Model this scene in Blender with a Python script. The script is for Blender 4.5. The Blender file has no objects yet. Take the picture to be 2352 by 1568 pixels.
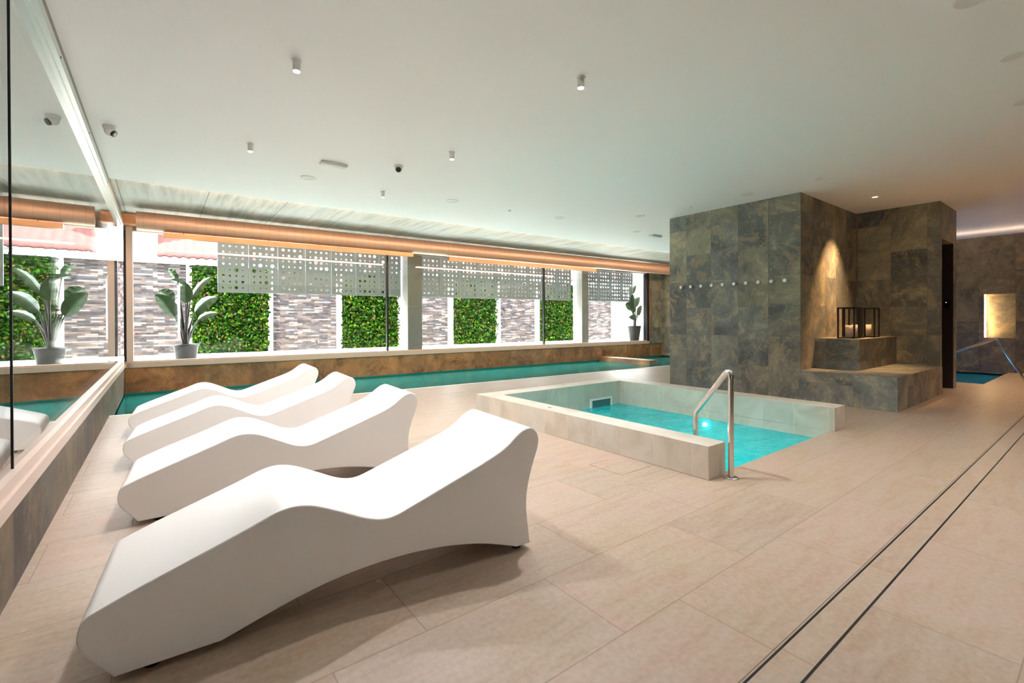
import bpy, bmesh, math, random
from mathutils import Vector, Matrix
C = bpy.context.scene.collection
random.seed(7)
PI = math.pi

# ---------------------------------------------------------------- helpers
def mesh_obj(name, verts, faces, mat, parent=None, smooth=False, mats=None, fmat=None):
    me = bpy.data.meshes.new(name)
    me.from_pydata([tuple(v) for v in verts], [], faces)
    for m in (mats or [mat]): me.materials.append(m)
    if fmat: me.polygons.foreach_set('material_index', fmat)
    if smooth: me.polygons.foreach_set('use_smooth', [True] * len(me.polygons))
    me.update()
    o = bpy.data.objects.new(name, me); C.objects.link(o)
    if parent: o.parent = parent
    return o

class MB:
    def __init__(s): s.v = []; s.f = []; s.sm = []
    def add(s, vs, fs, sm=False):
        n = len(s.v); s.v += [tuple(v) for v in vs]
        s.f += [tuple(i + n for i in f) for f in fs]; s.sm += [sm] * len(fs)
    def box(s, x0, x1, y0, y1, z0, z1):
        s.hexa([(x0,y0),(x1,y0),(x1,y1),(x0,y1)], z0, z1)
    def hexa(s, q, z0, z1, z0b=None, z1b=None):
        vs = [(p[0],p[1],z0) for p in q] + [(p[0],p[1],z1) for p in q]
        s.add(vs, [(3,2,1,0),(4,5,6,7),(0,1,5,4),(1,2,6,5),(2,3,7,6),(3,0,4,7)])
    def cyl(s, c, r, h, axis='z', n=24, r2=None):
        r2 = r if r2 is None else r2
        vs = []
        for k, (rr, t) in enumerate(((r, 0), (r2, h))):
            for i in range(n):
                a = 2*PI*i/n; u, w = rr*math.cos(a), rr*math.sin(a)
                vs.append({'z': (c[0]+u, c[1]+w, c[2]+t), 'x': (c[0]+t, c[1]+u, c[2]+w), 'y': (c[0]+w, c[1]+t, c[2]+u)}[axis])
        s.add(vs, [(i, (i+1) % n, n+(i+1) % n, n+i) for i in range(n)], True)
        s.add(vs[:n], [tuple(range(n-1, -1, -1))]); s.add(vs[n:], [tuple(range(n))])
    def lathe(s, c, prof, n=32, cap=True):
        vs = []
        for r, z in prof:
            for i in range(n):
                a = 2*PI*i/n; vs.append((c[0]+r*math.cos(a), c[1]+r*math.sin(a), c[2]+z))
        fs = []
        for k in range(len(prof)-1):
            for i in range(n):
                fs.append((k*n+i, k*n+(i+1) % n, (k+1)*n+(i+1) % n, (k+1)*n+i))
        s.add(vs, fs, True)
    def tube(s, pts, r, n=12, radii=None, closed_caps=True):
        pts = [Vector(p) for p in pts]; m = len(pts)
        up = Vector((0,0,1)); t0 = (pts[1]-pts[0]).normalized()
        nrm = t0.orthogonal().normalized(); vs = []
        for k in range(m):
            if k == 0: t = t0
            elif k == m-1: t = (pts[k]-pts[k-1]).normalized()
            else: t = ((pts[k]-pts[k-1]).normalized()+(pts[k+1]-pts[k]).normalized()).normalized()
            nrm = (nrm - t*nrm.dot(t)).normalized(); b = t.cross(nrm)
            rr = radii[k] if radii else r
            for i in range(n):
                a = 2*PI*i/n; vs.append(pts[k]+nrm*(rr*math.cos(a))+b*(rr*math.sin(a)))
        fs = [(k*n+i, k*n+(i+1) % n, (k+1)*n+(i+1) % n, (k+1)*n+i) for k in range(m-1) for i in range(n)]
        s.add(vs, fs, True)
        s.add(vs[:n], [tuple(range(n-1, -1, -1))]); s.add(vs[-n:], [tuple(range(n))])
    def build(s, name, mat, parent=None):
        o = mesh_obj(name, s.v, s.f, mat, parent)
        o.data.polygons.foreach_set('use_smooth', s.sm)
        return o

def bevel(o, w=.006, seg=2):
    b = o.modifiers.new('bevel', 'BEVEL'); b.width = w; b.segments = seg; b.limit_method = 'ANGLE'; b.angle_limit = math.radians(40)
    return o
def tag(o, label=None, cat=None, group=None, kind=None):
    if label: o['label'] = label
    if cat: o['category'] = cat
    if group: o['group'] = group
    if kind: o['kind'] = kind
    return o
def empty(name, loc, label, cat, group=None, rz=0):
    o = bpy.data.objects.new(name, None); C.objects.link(o); o.location = loc; o.rotation_euler = (0,0,rz)
    o.empty_display_size = .1
    return tag(o, label, cat, group)
def copy_tree(o, parent=None):
    c = o.copy(); C.objects.link(c); c.parent = parent
    for ch in list(o.children): copy_tree(ch, c)
    return c
def struct(o): o['kind'] = 'structure'; return o

# ---------------------------------------------------------------- materials
def srgb(r, g, b):
    f = lambda c: (c/255/12.92) if c/255 <= .04045 else ((c/255+.055)/1.055)**2.4
    return (f(r), f(g), f(b), 1)
class NT:
    def __init__(s, name):
        s.m = bpy.data.materials.new(name); s.m.use_nodes = True; s.t = s.m.node_tree; s.n = s.t.nodes; s.l = s.t.links
        s.b = s.n['Principled BSDF']; s.out = s.n['Material Output']
    def node(s, typ, **kw):
        n = s.n.new(typ)
        for k, v in kw.items():
            if k.startswith('i_'):
                key = k[2:]; key = int(key) if key.isdigit() else key.replace('_', ' ')
                if hasattr(v, 'is_output') or isinstance(v, bpy.types.NodeSocket): s.l.new(v, n.inputs[key])
                else: n.inputs[key].default_value = v
            else: setattr(n, k, v)
        return n
    def math(s, op, a, b=0.0, c=None):
        n = s.node('ShaderNodeMath', operation=op)
        for i, v in enumerate((a, b, c)):
            if v is None: continue
            if isinstance(v, bpy.types.NodeSocket): s.l.new(v, n.inputs[i])
            else: n.inputs[i].default_value = v
        return n.outputs[0]
    def ramp(s, fac, stops, interp='LINEAR'):
        n = s.node('ShaderNodeValToRGB'); n.color_ramp.interpolation = interp
        e = n.color_ramp.elements
        e[0].position, e[0].color = stops[0]; e[1].position, e[1].color = stops[-1]
        for p, c in stops[1:-1]:
            x = e.new(p); x.color = c
        s.l.new(fac, n.inputs[0]); return n.outputs[0]
    def mix(s, fac, a, b, mode='MIX'):
        n = s.node('ShaderNodeMix', data_type='RGBA', blend_type=mode)
        for k, v in ((0, fac), (6, a), (7, b)):
            if isinstance(v, bpy.types.NodeSocket): s.l.new(v, n.inputs[k])
            else: n.inputs[k].default_value = v
        return n.outputs[2]
    def set(s, **kw):
        for k, v in kw.items():
            i = s.b.inputs[k.replace('_', ' ')]
            if isinstance(v, bpy.types.NodeSocket): s.l.new(v, i)
            else: i.default_value = v
        return s.m
    def bump(s, h, strength=.2, dist=.01):
        n = s.node('ShaderNodeBump'); n.inputs['Strength'].default_value = strength; n.inputs['Distance'].default_value = dist
        s.l.new(h, n.inputs['Height']); s.l.new(n.outputs[0], s.b.inputs['Normal'])
def plain(name, col, rough=.5, metal=0, bump=0, scale=40, var=.0):
    t = NT(name)
    nz = t.node('ShaderNodeTexNoise'); nz.inputs['Scale'].default_value = scale
    co = t.node('ShaderNodeTexCoord'); t.l.new(co.outputs['Object'], nz.inputs['Vector'])
    c = col
    if var:
        d = tuple(v*(1-var) for v in col[:3]) + (1,); c = t.mix(nz.outputs[0], d, tuple(min(1, v*(1+var)) for v in col[:3])+(1,))
    t.set(Base_Color=c, Roughness=rough, Metallic=metal)
    if bump: t.bump(nz.outputs[0], bump, .003)
    return t.m

def tile_coords(t, w, h, stagger=.5, vertical=False, mode='wall', du=0., dv=0.):
    """returns per-tile random colour socket, grout mask socket, offset coordinate for veining"""
    co = t.node('ShaderNodeTexCoord').outputs['Object']
    sp = t.node('ShaderNodeSeparateXYZ', i_0=co)
    x, y, z = sp.outputs
    if mode == 'floor': u, v = x, y
    else:
        ge = t.node('ShaderNodeNewGeometry').outputs['Normal']
        nz = t.node('ShaderNodeSeparateXYZ', i_0=ge).outputs[2]
        top = t.math('GREATER_THAN', t.math('ABSOLUTE', nz), .7); inv = t.math('SUBTRACT', 1., top)
        u = t.math('ADD', x, t.math('MULTIPLY', y, inv))
        v = t.math('ADD', t.math('MULTIPLY', z, inv), t.math('MULTIPLY', y, top))
    u = t.math('DIVIDE', t.math('SUBTRACT', u, du), w); v = t.math('DIVIDE', t.math('SUBTRACT', v, dv), h)
    if vertical:   # columns staggered
        cu = t.math('FLOOR', u); v = t.math('ADD', v, t.math('MULTIPLY', t.math('MODULO', t.math('ABSOLUTE', cu), 2.), stagger))
        cv = t.math('FLOOR', v)
    else:
        cv = t.math('FLOOR', v); u = t.math('ADD', u, t.math('MULTIPLY', t.math('MODULO', t.math('ABSOLUTE', cv), 2.), stagger))
        cu = t.math('FLOOR', u)
    cell = t.node('ShaderNodeCombineXYZ', i_0=cu, i_1=cv)
    wn = t.node('ShaderNodeTexWhiteNoise', noise_dimensions='3D', i_0=cell.outputs[0])
    fu = t.math('FRACT', u); fv = t.math('FRACT', v)
    eu = t.math('MULTIPLY', t.math('MINIMUM', fu, t.math('SUBTRACT', 1., fu)), w)
    ev = t.math('MULTIPLY', t.math('MINIMUM', fv, t.math('SUBTRACT', 1., fv)), h)
    edge = t.math('MINIMUM', eu, ev)
    off = t.node('ShaderNodeVectorMath', operation='MULTIPLY_ADD'); t.l.new(wn.outputs['Color'], off.inputs[0])
    off.inputs[1].default_value = (23, 17, 31); t.l.new(co, off.inputs[2])
    return wn.outputs['Value'], wn.outputs['Color'], edge, off.outputs[0]

def floor_tile():
    t = NT('floor_tile')
    rv, rc, edge, vec = tile_coords(t, .995, .492, .37, mode='floor', du=.85, dv=.715)
    n1 = t.node('ShaderNodeTexNoise', i_Vector=vec, i_Scale=1.6, i_Detail=5., i_Roughness=.55, i_Distortion=.7).outputs[0]
    ms = t.node('ShaderNodeMapping', i_Vector=vec); ms.inputs['Scale'].default_value = (1.2, 7, 1); ms.inputs['Rotation'].default_value = (0, 0, .25)
    n2 = t.node('ShaderNodeTexNoise', i_Vector=ms.outputs[0], i_Scale=2.2, i_Detail=6., i_Roughness=.62, i_Distortion=.5).outputs[0]
    base = t.ramp(rv, [(0, srgb(186,164,144)), (.25, srgb(206,180,166)), (.5, srgb(196,176,158)), (.75, srgb(206,174,156)), (1, srgb(180,162,144))])
    c = t.mix(t.ramp(n1, [(.38, (0,0,0,1)), (.66, (1,1,1,1))]), base, srgb(192,170,142))
    c = t.mix(t.ramp(n2, [(.42, (.45,.45,.45,1)), (.62, (0,0,0,1))]), c, srgb(206,196,180))
    c = t.mix(t.ramp(n2, [(.60, (0,0,0,1)), (.80, (.35,.35,.35,1))]), c, srgb(168,150,128))
    n3 = t.node('ShaderNodeTexNoise', i_Vector=vec, i_Scale=40., i_Detail=3.).outputs[0]
    c = t.mix(.12, c, t.ramp(n3, [(.3, srgb(120,105,90)), (.7, srgb(230,215,200))]))
    g = t.ramp(edge, [(.0, (1,1,1,1)), (.0035, (0,0,0,1))])
    c = t.mix(t.math('MULTIPLY', g, .8), c, srgb(150,126,108))
    c = t.mix(1., c, (.765,.745,.74,1), 'MULTIPLY')
    t.set(Base_Color=c, Roughness=.42); t.b.inputs['Specular IOR Level'].default_value = .35
    t.bump(t.math('SUBTRACT', t.math('MULTIPLY', n2, .4), g), .15, .004)
    return t.m

def light_tile(name='parapet_tile', tint=(202,192,176)):
    t = NT(name)
    rv, rc, edge, vec = tile_coords(t, .36, 1.3, .0, mode='wall', du=.1, dv=-1.0)
    n1 = t.node('ShaderNodeTexNoise', i_Vector=vec, i_Scale=3., i_Detail=6., i_Roughness=.6, i_Distortion=.6).outputs[0]
    base = t.ramp(rv, [(0, srgb(198,192,178)), (.35, srgb(208,196,180)), (.7, srgb(200,196,186)), (1, srgb(212,200,182))])
    c = t.mix(t.ramp(n1, [(.42, (0,0,0,1)), (.68, (.8,.8,.8,1))]), base, srgb(180,170,152))
    g = t.ramp(edge, [(.0, (1,1,1,1)), (.003, (0,0,0,1))])
    c = t.mix(t.math('MULTIPLY', g, .7), c, srgb(222,212,196))
    t.set(Base_Color=c, Roughness=.45); t.bump(n1, .1, .004)
    return t.m

def slate(name, w, h, stag=.5, vertical=True, warm=0., du=0., dv=0., bright=1., tint=(1,1,1,1)):
    t = NT(name)
    rv, rc, edge, vec = tile_coords(t, w, h, stag, vertical=vertical, mode='wall', du=du, dv=dv)
    n1 = t.node('ShaderNodeTexNoise', i_Vector=vec, i_Scale=1.7, i_Detail=10., i_Roughness=.72, i_Distortion=.5).outputs[0]
    n2 = t.node('ShaderNodeTexNoise', i_Vector=vec, i_Scale=2.2, i_Detail=10., i_Roughness=.76, i_Distortion=.9).outputs[0]
    n3 = t.node('ShaderNodeTexNoise', i_Vector=vec, i_Scale=20., i_Detail=7., i_Roughness=.75, i_Distortion=.8).outputs[0]
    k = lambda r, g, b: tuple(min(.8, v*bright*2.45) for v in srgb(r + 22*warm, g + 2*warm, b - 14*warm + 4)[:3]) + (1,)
    base = t.ramp(rv, [(0, k(70,72,68)), (.2, k(88,86,72)), (.4, k(104,100,82)), (.6, k(78,84,82)), (.8, k(94,84,68)), (1, k(84,88,80))])
    c = t.mix(t.ramp(n1, [(.36, (.9,.9,.9,1)), (.52, (0,0,0,1))]), base, k(56,58,54))
    c = t.mix(t.ramp(n1, [(.54, (0,0,0,1)), (.72, (.9,.9,.9,1))]), c, k(136,128,100))
    c = t.mix(t.ramp(n2, [(.53, (0,0,0,1)), (.58, (.38,.38,.38,1)), (.66, (.3,.3,.3,1)), (.72, (0,0,0,1))]), c, k(128,112,80))
    c = t.mix(t.ramp(n3, [(.56, (0,0,0,1)), (.70, (.42,.42,.42,1))]), c, k(150,144,118))
    c = t.mix(t.ramp(n3, [(.30, (.4,.4,.4,1)), (.44, (0,0,0,1))]), c, k(52,52,48))
    g = t.ramp(edge, [(.0, (1,1,1,1)), (.0025, (0,0,0,1))])
    c = t.mix(t.math('MULTIPLY', g, .6), c, k(60,56,48))
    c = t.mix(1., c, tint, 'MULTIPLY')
    t.set(Base_Color=c, Roughness=.5); t.b.inputs['Specular IOR Level'].default_value = .3
    t.bump(n3, .25, .004)
    return t.m

def glass_mat(name, tint=(.93,.97,.95,1), base=.04, power=5.):
    t = NT(name); t.n.remove(t.b)
    g = t.node('ShaderNodeNewGeometry')
    d = t.node('ShaderNodeVectorMath', operation='DOT_PRODUCT', i_0=g.outputs['Incoming'], i_1=g.outputs['Normal']).outputs['Value']
    f = t.math('ADD', t.math('MULTIPLY', t.math('POWER', t.math('SUBTRACT', 1., t.math('ABSOLUTE', d)), power), 1-base), base)
    tr = t.node('ShaderNodeBsdfTransparent', i_Color=tint); gl = t.node('ShaderNodeBsdfGlossy', i_Roughness=.0)
    gl.inputs['Color'].default_value = (1,1,1,1)
    mx = t.node('ShaderNodeMixShader'); t.l.new(f, mx.inputs[0]); t.l.new(tr.outputs[0], mx.inputs[1]); t.l.new(gl.outputs[0], mx.inputs[2])
    t.l.new(mx.outputs[0], t.out.inputs[0]); return t.m

def water_mat(name, tint, murk, murk_amt, scale=3., bstr=.25):
    t = NT(name); t.n.remove(t.b)
    co = t.node('ShaderNodeTexCoord').outputs['Object']
    mp = t.node('ShaderNodeMapping', i_Vector=co); mp.inputs['Scale'].default_value = (1, 1.6, 1)
    n = t.node('ShaderNodeTexNoise', i_Vector=mp.outputs[0], i_Scale=scale, i_Detail=4., i_Roughness=.5, i_Distortion=.8)
    bp = t.node('ShaderNodeBump', i_Height=n.outputs[0]); bp.inputs['Strength'].default_value = bstr; bp.inputs['Distance'].default_value = .02
    fr = t.node('ShaderNodeFresnel', i_IOR=1.33, i_Normal=bp.outputs[0])
    tr = t.node('ShaderNodeBsdfTransparent', i_Color=tint)
    df = t.node('ShaderNodeBsdfDiffuse', i_Color=murk)
    gl = t.node('ShaderNodeBsdfGlossy', i_Roughness=.04, i_Normal=bp.outputs[0])
    nb = t.node('ShaderNodeTexNoise', i_Vector=mp.outputs[0], i_Scale=scale*.5, i_Detail=5., i_Roughness=.6, i_Distortion=1.5)
    m1 = t.node('ShaderNodeMixShader'); t.l.new(t.math('MULTIPLY', t.ramp(nb.outputs[0], [(.3, (.55,.55,.55,1)), (.7, (1,1,1,1))]), murk_amt*1.3), m1.inputs[0]); t.l.new(tr.outputs[0], m1.inputs[1]); t.l.new(df.outputs[0], m1.inputs[2])
    m2 = t.node('ShaderNodeMixShader'); t.l.new(t.math('MULTIPLY', fr.outputs[0], .8), m2.inputs[0]); t.l.new(m1.outputs[0], m2.inputs[1]); t.l.new(gl.outputs[0], m2.inputs[2])
    t.l.new(m2.outputs[0], t.out.inputs[0]); return t.m

def emit(name, col, s):
    t = NT(name); t.set(Base_Color=col, Emission_Color=col, Emission_Strength=s, Roughness=.5); return t.m

def concrete():
    t = NT('board_concrete')
    co = t.node('ShaderNodeTexCoord').outputs['Object']
    mp = t.node('ShaderNodeMapping', i_Vector=co); mp.inputs['Scale'].default_value = (5, .35, 1)
    n = t.node('ShaderNodeTexNoise', i_Vector=mp.outputs[0], i_Scale=1.8, i_Detail=6., i_Roughness=.65).outputs[0]
    n2 = t.node('ShaderNodeTexNoise', i_Vector=co, i_Scale=1.1, i_Detail=4.).outputs[0]
    c = t.ramp(n, [(.3, srgb(128,126,116)), (.5, srgb(176,175,166)), (.7, srgb(200,199,190))])
    c = t.mix(t.ramp(n2, [(.4, (0,0,0,1)), (.65, (.6,.6,.6,1))]), c, srgb(170,184,184))
    sp = t.node('ShaderNodeSeparateXYZ', i_0=co).outputs[0]
    f = t.math('FRACT', t.math('DIVIDE', t.math('SUBTRACT', sp, .62), 1.13))
    g = t.math('LESS_THAN', f, .012)
    c = t.mix(t.math('MULTIPLY', g, .8), c, srgb(90,86,76))
    t.set(Base_Color=c, Roughness=.6); return t.m

def ledgestone():
    t = NT('ledgestone')
    rv, rc, edge, vec = tile_coords(t, .22, .043, .41, mode='wall')
    n = t.node('ShaderNodeTexNoise', i_Vector=vec, i_Scale=9., i_Detail=5.).outputs[0]
    c = t.ramp(rv, [(0, srgb(96,90,90)), (.22, srgb(138,130,128)), (.4, srgb(176,158,146)), (.55, srgb(118,116,122)), (.7, srgb(214,202,190)), (.85, srgb(146,120,106)), (.94, srgb(222,216,208))], 'CONSTANT')
    c = t.mix(.25, c, t.ramp(n, [(.3, srgb(90,86,84)), (.7, srgb(220,214,206))]))
    g = t.ramp(edge, [(.0, (1,1,1,1)), (.006, (0,0,0,1))])
    c = t.mix(t.math('MULTIPLY', g, .6), c, srgb(92,88,84))
    c = t.mix(1., c, (.13,.126,.134,1), 'MULTIPLY')
    t.set(Base_Color=c, Roughness=.8)
    return t.m

def duct_mat():
    t = NT('warm_duct')
    co = t.node('ShaderNodeTexCoord').outputs['Object']
    x = t.node('ShaderNodeSeparateXYZ', i_0=co).outputs[0]
    f = t.math('FRACT', t.math('MULTIPLY', x, 6.5)); g = t.math('LESS_THAN', f, .05)
    c = t.mix(t.math('MULTIPLY', g, .35), srgb(220,182,160), srgb(150,116,100))  # orange light on the metal is partly put into this copper tone
    t.set(Base_Color=c, Roughness=.5, Metallic=.6)
    t.bump(t.math('SUBTRACT', 1., g), .3, .004); return t.m

def leaf_mat(name, cols, rough=.45, trans=True):
    t = NT(name)
    r = t.node('ShaderNodeNewGeometry').outputs['Random Per Island']
    c = t.ramp(r, [(i/(len(cols)-1), k) for i, k in enumerate(cols)])
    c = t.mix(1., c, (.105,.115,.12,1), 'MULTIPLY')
    t.set(Base_Color=c, Roughness=rough); t.b.inputs['Specular IOR Level'].default_value = .2
    return t.m

M = dict(
    floor=floor_tile(), parapet=light_tile(),
    slate=slate('slate_tile', .497, .985, dv=.0, du=.07),
    slate_b=slate('slate_tile_bench', .6, .6, du=.05),
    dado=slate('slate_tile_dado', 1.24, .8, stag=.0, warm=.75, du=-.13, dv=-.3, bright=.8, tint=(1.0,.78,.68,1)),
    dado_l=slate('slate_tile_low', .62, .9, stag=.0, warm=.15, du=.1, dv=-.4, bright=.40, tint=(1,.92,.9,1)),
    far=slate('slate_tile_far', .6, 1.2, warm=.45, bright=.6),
    ceil=plain('ceiling_paint', srgb(246,246,246), .7),
    gloss=plain('glossy_white', srgb(252,252,252), .2),
    white=plain('white_paint', srgb(235,234,230), .6),
    frame=plain('frame_coating', srgb(206,186,174), .35),
    track=plain('track_metal', srgb(205,208,204), .3, .5),
    brown=plain('joint_strip', srgb(128,120,110), .5),
    dark=plain('dark_metal', srgb(28,28,30), .4, .3),
    lounger=plain('lounger_shell', srgb(248,246,243), .38, bump=.02, scale=200),
    rubber=plain('rubber', srgb(26,26,26), .7),
    steel=plain('polished_steel', (.72,.69,.66,1), .16, 1.),
    duct=duct_mat(), copper=plain('copper_trim', srgb(196,140,104), .35, .7, var=.15, scale=6),
    copper2=plain('copper_strip', srgb(176,134,96), .3, .35, var=.25, scale=3),
    conc=concrete(), post=plain('post_concrete', srgb(116,116,110), .6, var=.12, scale=4),
    stone=ledgestone(),
    green_back=plain('planting_felt', srgb(18,34,14), .9),
    leaves=leaf_mat('wall_leaves', [srgb(18,50,14), srgb(40,90,20), srgb(90,150,30), srgb(22,58,24), srgb(150,190,50), srgb(48,104,30), srgb(110,150,90), srgb(26,66,18), srgb(170,130,80), srgb(70,140,28), srgb(14,44,20), srgb(120,176,60)]),
    plant=plain('plant_leaf', srgb(36,62,30), .35, var=.35, scale=7),
    stem=plain('plant_stem', srgb(30,22,18), .5, var=.3, scale=10),
    pot=plain('pot_plastic', srgb(24,26,29), .5), soil=plain('potting_soil', srgb(60,46,34), .9, bump=.5),
    panel=plain('perforated_metal', srgb(130,142,146), .5, .1),
    roof=plain('roof_clay', srgb(66,44,42), .7, var=.2, scale=6),
    ground=plain('terrace_paving', srgb(206,204,196), .7, var=.05, scale=3),
    teal=plain('pool_mosaic_teal', srgb(0,120,116), .4, var=.15, scale=8),
    turq=plain('spa_mosaic', srgb(24,196,200), .4, var=.06, scale=10),
    blue=plain('far_pool_mosaic', srgb(0,130,200), .4, var=.1, scale=8),
    candle=plain('candle_wax', srgb(226,204,192), .5),
    black=plain('black_frame', srgb(16,14,13), .4),
    screen=plain('black_screen', srgb(8,9,14), .1),
    lens=plain('camera_lens', srgb(60,62,60), .15), lensring=plain('camera_ring', srgb(40,40,38), .4),
    grille=plain('grille', srgb(228,228,226), .6),
    glass=glass_mat('window_glass', (.93,.965,.96,1)), glass_l=glass_mat('side_glass', (.90,.93,.915,1), .22, 3.6),
    water=water_mat('pool_water', (.25,.80,.78,1), srgb(0,126,122), .6, 2.5, .45),
    spawater=water_mat('spa_water', (.45,.95,.97,1), srgb(60,215,212), .48, 4., .1),
    farwater=water_mat('far_water', (.3,.8,1,1), srgb(0,160,225), .6, 4., .2),
    lamp=emit('lamp_face', (1,.93,.82,1), 6), led=emit('led_strip', (1,.72,.35,1), 14), ledw=emit('led_warm', (1,.70,.42,1), 3),
    poolled=emit('pool_lamp', (.7,1,1,1), 14), dot=emit('status_led', (.7,.8,1,1), 2),
)

for k_ in ('roof', 'ground', 'stone', 'leaves'): M[k_].node_tree.nodes['Principled BSDF'].inputs['Specular IOR Level'].default_value = 0
# ---------------------------------------------------------------- room dims
XL = -.553; HC = 3.24; XR = 15.85; YB = -5.0
def FY(x): return 11.6 - .04*(x + .55)           # window wall line
def W(x, off, z): return (x, FY(x) + off, z)
def wbox(mb, x0, x1, o0, o1, z0, z1, z0b=None, z1b=None):
    z0b = z0 if z0b is None else z0b; z1b = z1 if z1b is None else z1b
    vs = [W(x0,o0,z0), W(x1,o0,z0b), W(x1,o1,z0b), W(x0,o1,z0), W(x0,o0,z1), W(x1,o0,z1b), W(x1,o1,z1b), W(x0,o1,z1)]
    mb.add(vs, [(3,2,1,0),(4,5,6,7),(0,1,5,4),(1,2,6,5),(2,3,7,6),(3,0,4,7)])
def PY(x): return 8.13 - .045*(x + .45)          # near edge of the long pool
def EY(x): return 8.485 - .031*(x + .535)        # edge of the white ceiling
SX0, SX1, SY0, SY1 = 3.65, 6.0, 2.0, 5.01        # spa basin
WZ = -.15; SZ = -.105

# floor ------------------------------------------------------------------
m = MB(); t_ = -.12
m.box(XL, 12.66, YB, SY0, t_, 0); m.box(12.66, XR, YB, 1.65, t_, 0)
m.box(XL, SX0, SY0, SY1, t_, 0); m.box(SX1, 12.66, SY0, SY1, t_, 0)
m.hexa([(XL,SY1),(12.66,SY1),(12.66,PY(12.66)),(XL,PY(XL))], t_, 0)
struct(m.build('floor', M['floor']))
# ceiling ----------------------------------------------------------------
m = MB(); m.hexa([(XL-.005,YB),(XR+.2,YB),(XR+.2,EY(XR)),(XL-.005,EY(XL))], HC, HC+.3)
struct(m.build('ceiling', M['ceil']))
m = MB(); m.hexa([(XL-.25,EY(XL)-.3),(XR+.2,EY(XR)-.3),(XR+.2,FY(XR)+.35),(XL-.25,FY(XL)+.35)], 3.30, 3.45)
struct(m.build('ceiling_concrete', M['conc']))
# left wall ----------------------------------------------------------------
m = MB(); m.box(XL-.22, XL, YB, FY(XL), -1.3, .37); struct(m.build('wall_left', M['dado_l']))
w1 = MB(); w1.box(XL-.16, XL+.0, YB, FY(XL), .37, .445); w1.box(XL-.14, XL-.02, YB, FY(XL), .445, .503)
w1 = struct(w1.build('window_1', M['frame']))
tr = MB(); tr.box(XL-.10, XL-.0, YB, FY(XL), 3.095, 3.17); tr.box(XL-.12, XL-.03, YB, FY(XL), 3.07, 3.095)
tr.build('top_track', M['track'], w1)
m = MB(); m.box(XL-.12, XL-.004, YB, FY(XL), 3.17, 3.34); m.build('head_strip', M['brown'], w1)
for a, b in ((YB, -.6), (-.596, 3.43), (3.436, FY(XL)-.02)):
    m = MB(); m.box(XL-.075, XL-.055, a, b, .503, 3.07); m.build('glass_pane', M['glass_l'], w1)
m = MB(); m.box(XL-.08, XL-.05, 3.428, 3.438, .503, 3.07); m.build('pane_joint', M['dark'], w1)
m = MB()
for y in (4.55, 6.2, 8.2): m.cyl((XL-.004, y, 3.125), .007, .008, 'x', 10)
m.build('track_screw', M['dark'], w1)
# window wall --------------------------------------------------------------
XE = 14.86; XP = 15.62
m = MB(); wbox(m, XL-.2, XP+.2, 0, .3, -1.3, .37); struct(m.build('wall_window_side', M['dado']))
w2 = MB(); wbox(w2, XL, XE, -.02, .18, .37, .47); wbox(w2, XL, XE, .0, .08, .47, .497)
w2 = struct(w2.build('window_2', M['frame']))
m = MB(); wbox(m, XL, XE, 0, .2, 3.02, 3.3); m.build('head_rail', M['brown'], w2)
m = MB(); wbox(m, XL+.03, XL+.13, -.02, .16, .37, 3.1); m.build('corner_post', M['frame'], w2)
m = MB(); wbox(m, XL-.01, XL+.03, .0, .16, .37, 3.1); m.build('corner_joint', M['dark'], w2)
m = MB(); wbox(m, XE-.10, XE, -.01, .16, .47, 3.1); m.build('end_mullion', M['dark'], w2)
m = MB(); wbox(m, XE, XE+.06, -.02, .18, .37, 3.1); m.build('end_trim', M['copper'], w2)
for x in (4.65, 9.80):
    m = MB(); wbox(m, x-.022, x+.022, .03, .11, .497, 3.05); m.build('mullion', M['dark'], w2)
for a, b in ((XL+.13, 4.628), (4.672, 9.778), (9.822, XE-.1)):
    m = MB(); wbox(m, a, b, .06, .08, .497, 3.05); m.build('glass_pane', M['glass'], w2)
m = MB(); wbox(m, XE+.06, XP+.2, -.05, .3, .37, 3.3); struct(m.build('wall_pier', M['slate']))
m = MB(); m.box(XP, XP+.25, 5.4, FY(XP), -1.3, 3.3); struct(m.build('wall_end', M['slate']))
tag(None or (lambda mb: (wbox(mb, XL-.25, -.345, -.32, -.28, 3.10, 3.29), wbox(mb, XL+.0, -.345, -.28, -.0, 3.10, 3.29), mb)[2])(MB()).build('beam_casing', M['copper']),
    'small copper coloured casing in the corner above the glass post', 'casing')

# rest of the shell -----------------------------------------------------------
m = MB(); m.box(XR, XR+.2, YB, 1.54, -1.3, HC); m.box(XR, XR+.2, 2.06, 6.5, -1.3, HC)
m.box(XR, XR+.2, 1.54, 2.06, -1.3, .81); m.box(XR, XR+.2, 1.54, 2.06, 1.85, HC); m.box(XR+.16, XR+.2, 1.54, 2.06, .81, 1.85)
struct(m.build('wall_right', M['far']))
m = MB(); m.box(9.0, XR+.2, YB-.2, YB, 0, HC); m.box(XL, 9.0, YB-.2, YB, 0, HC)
struct(m.build('wall_back', M['far']))
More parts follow.
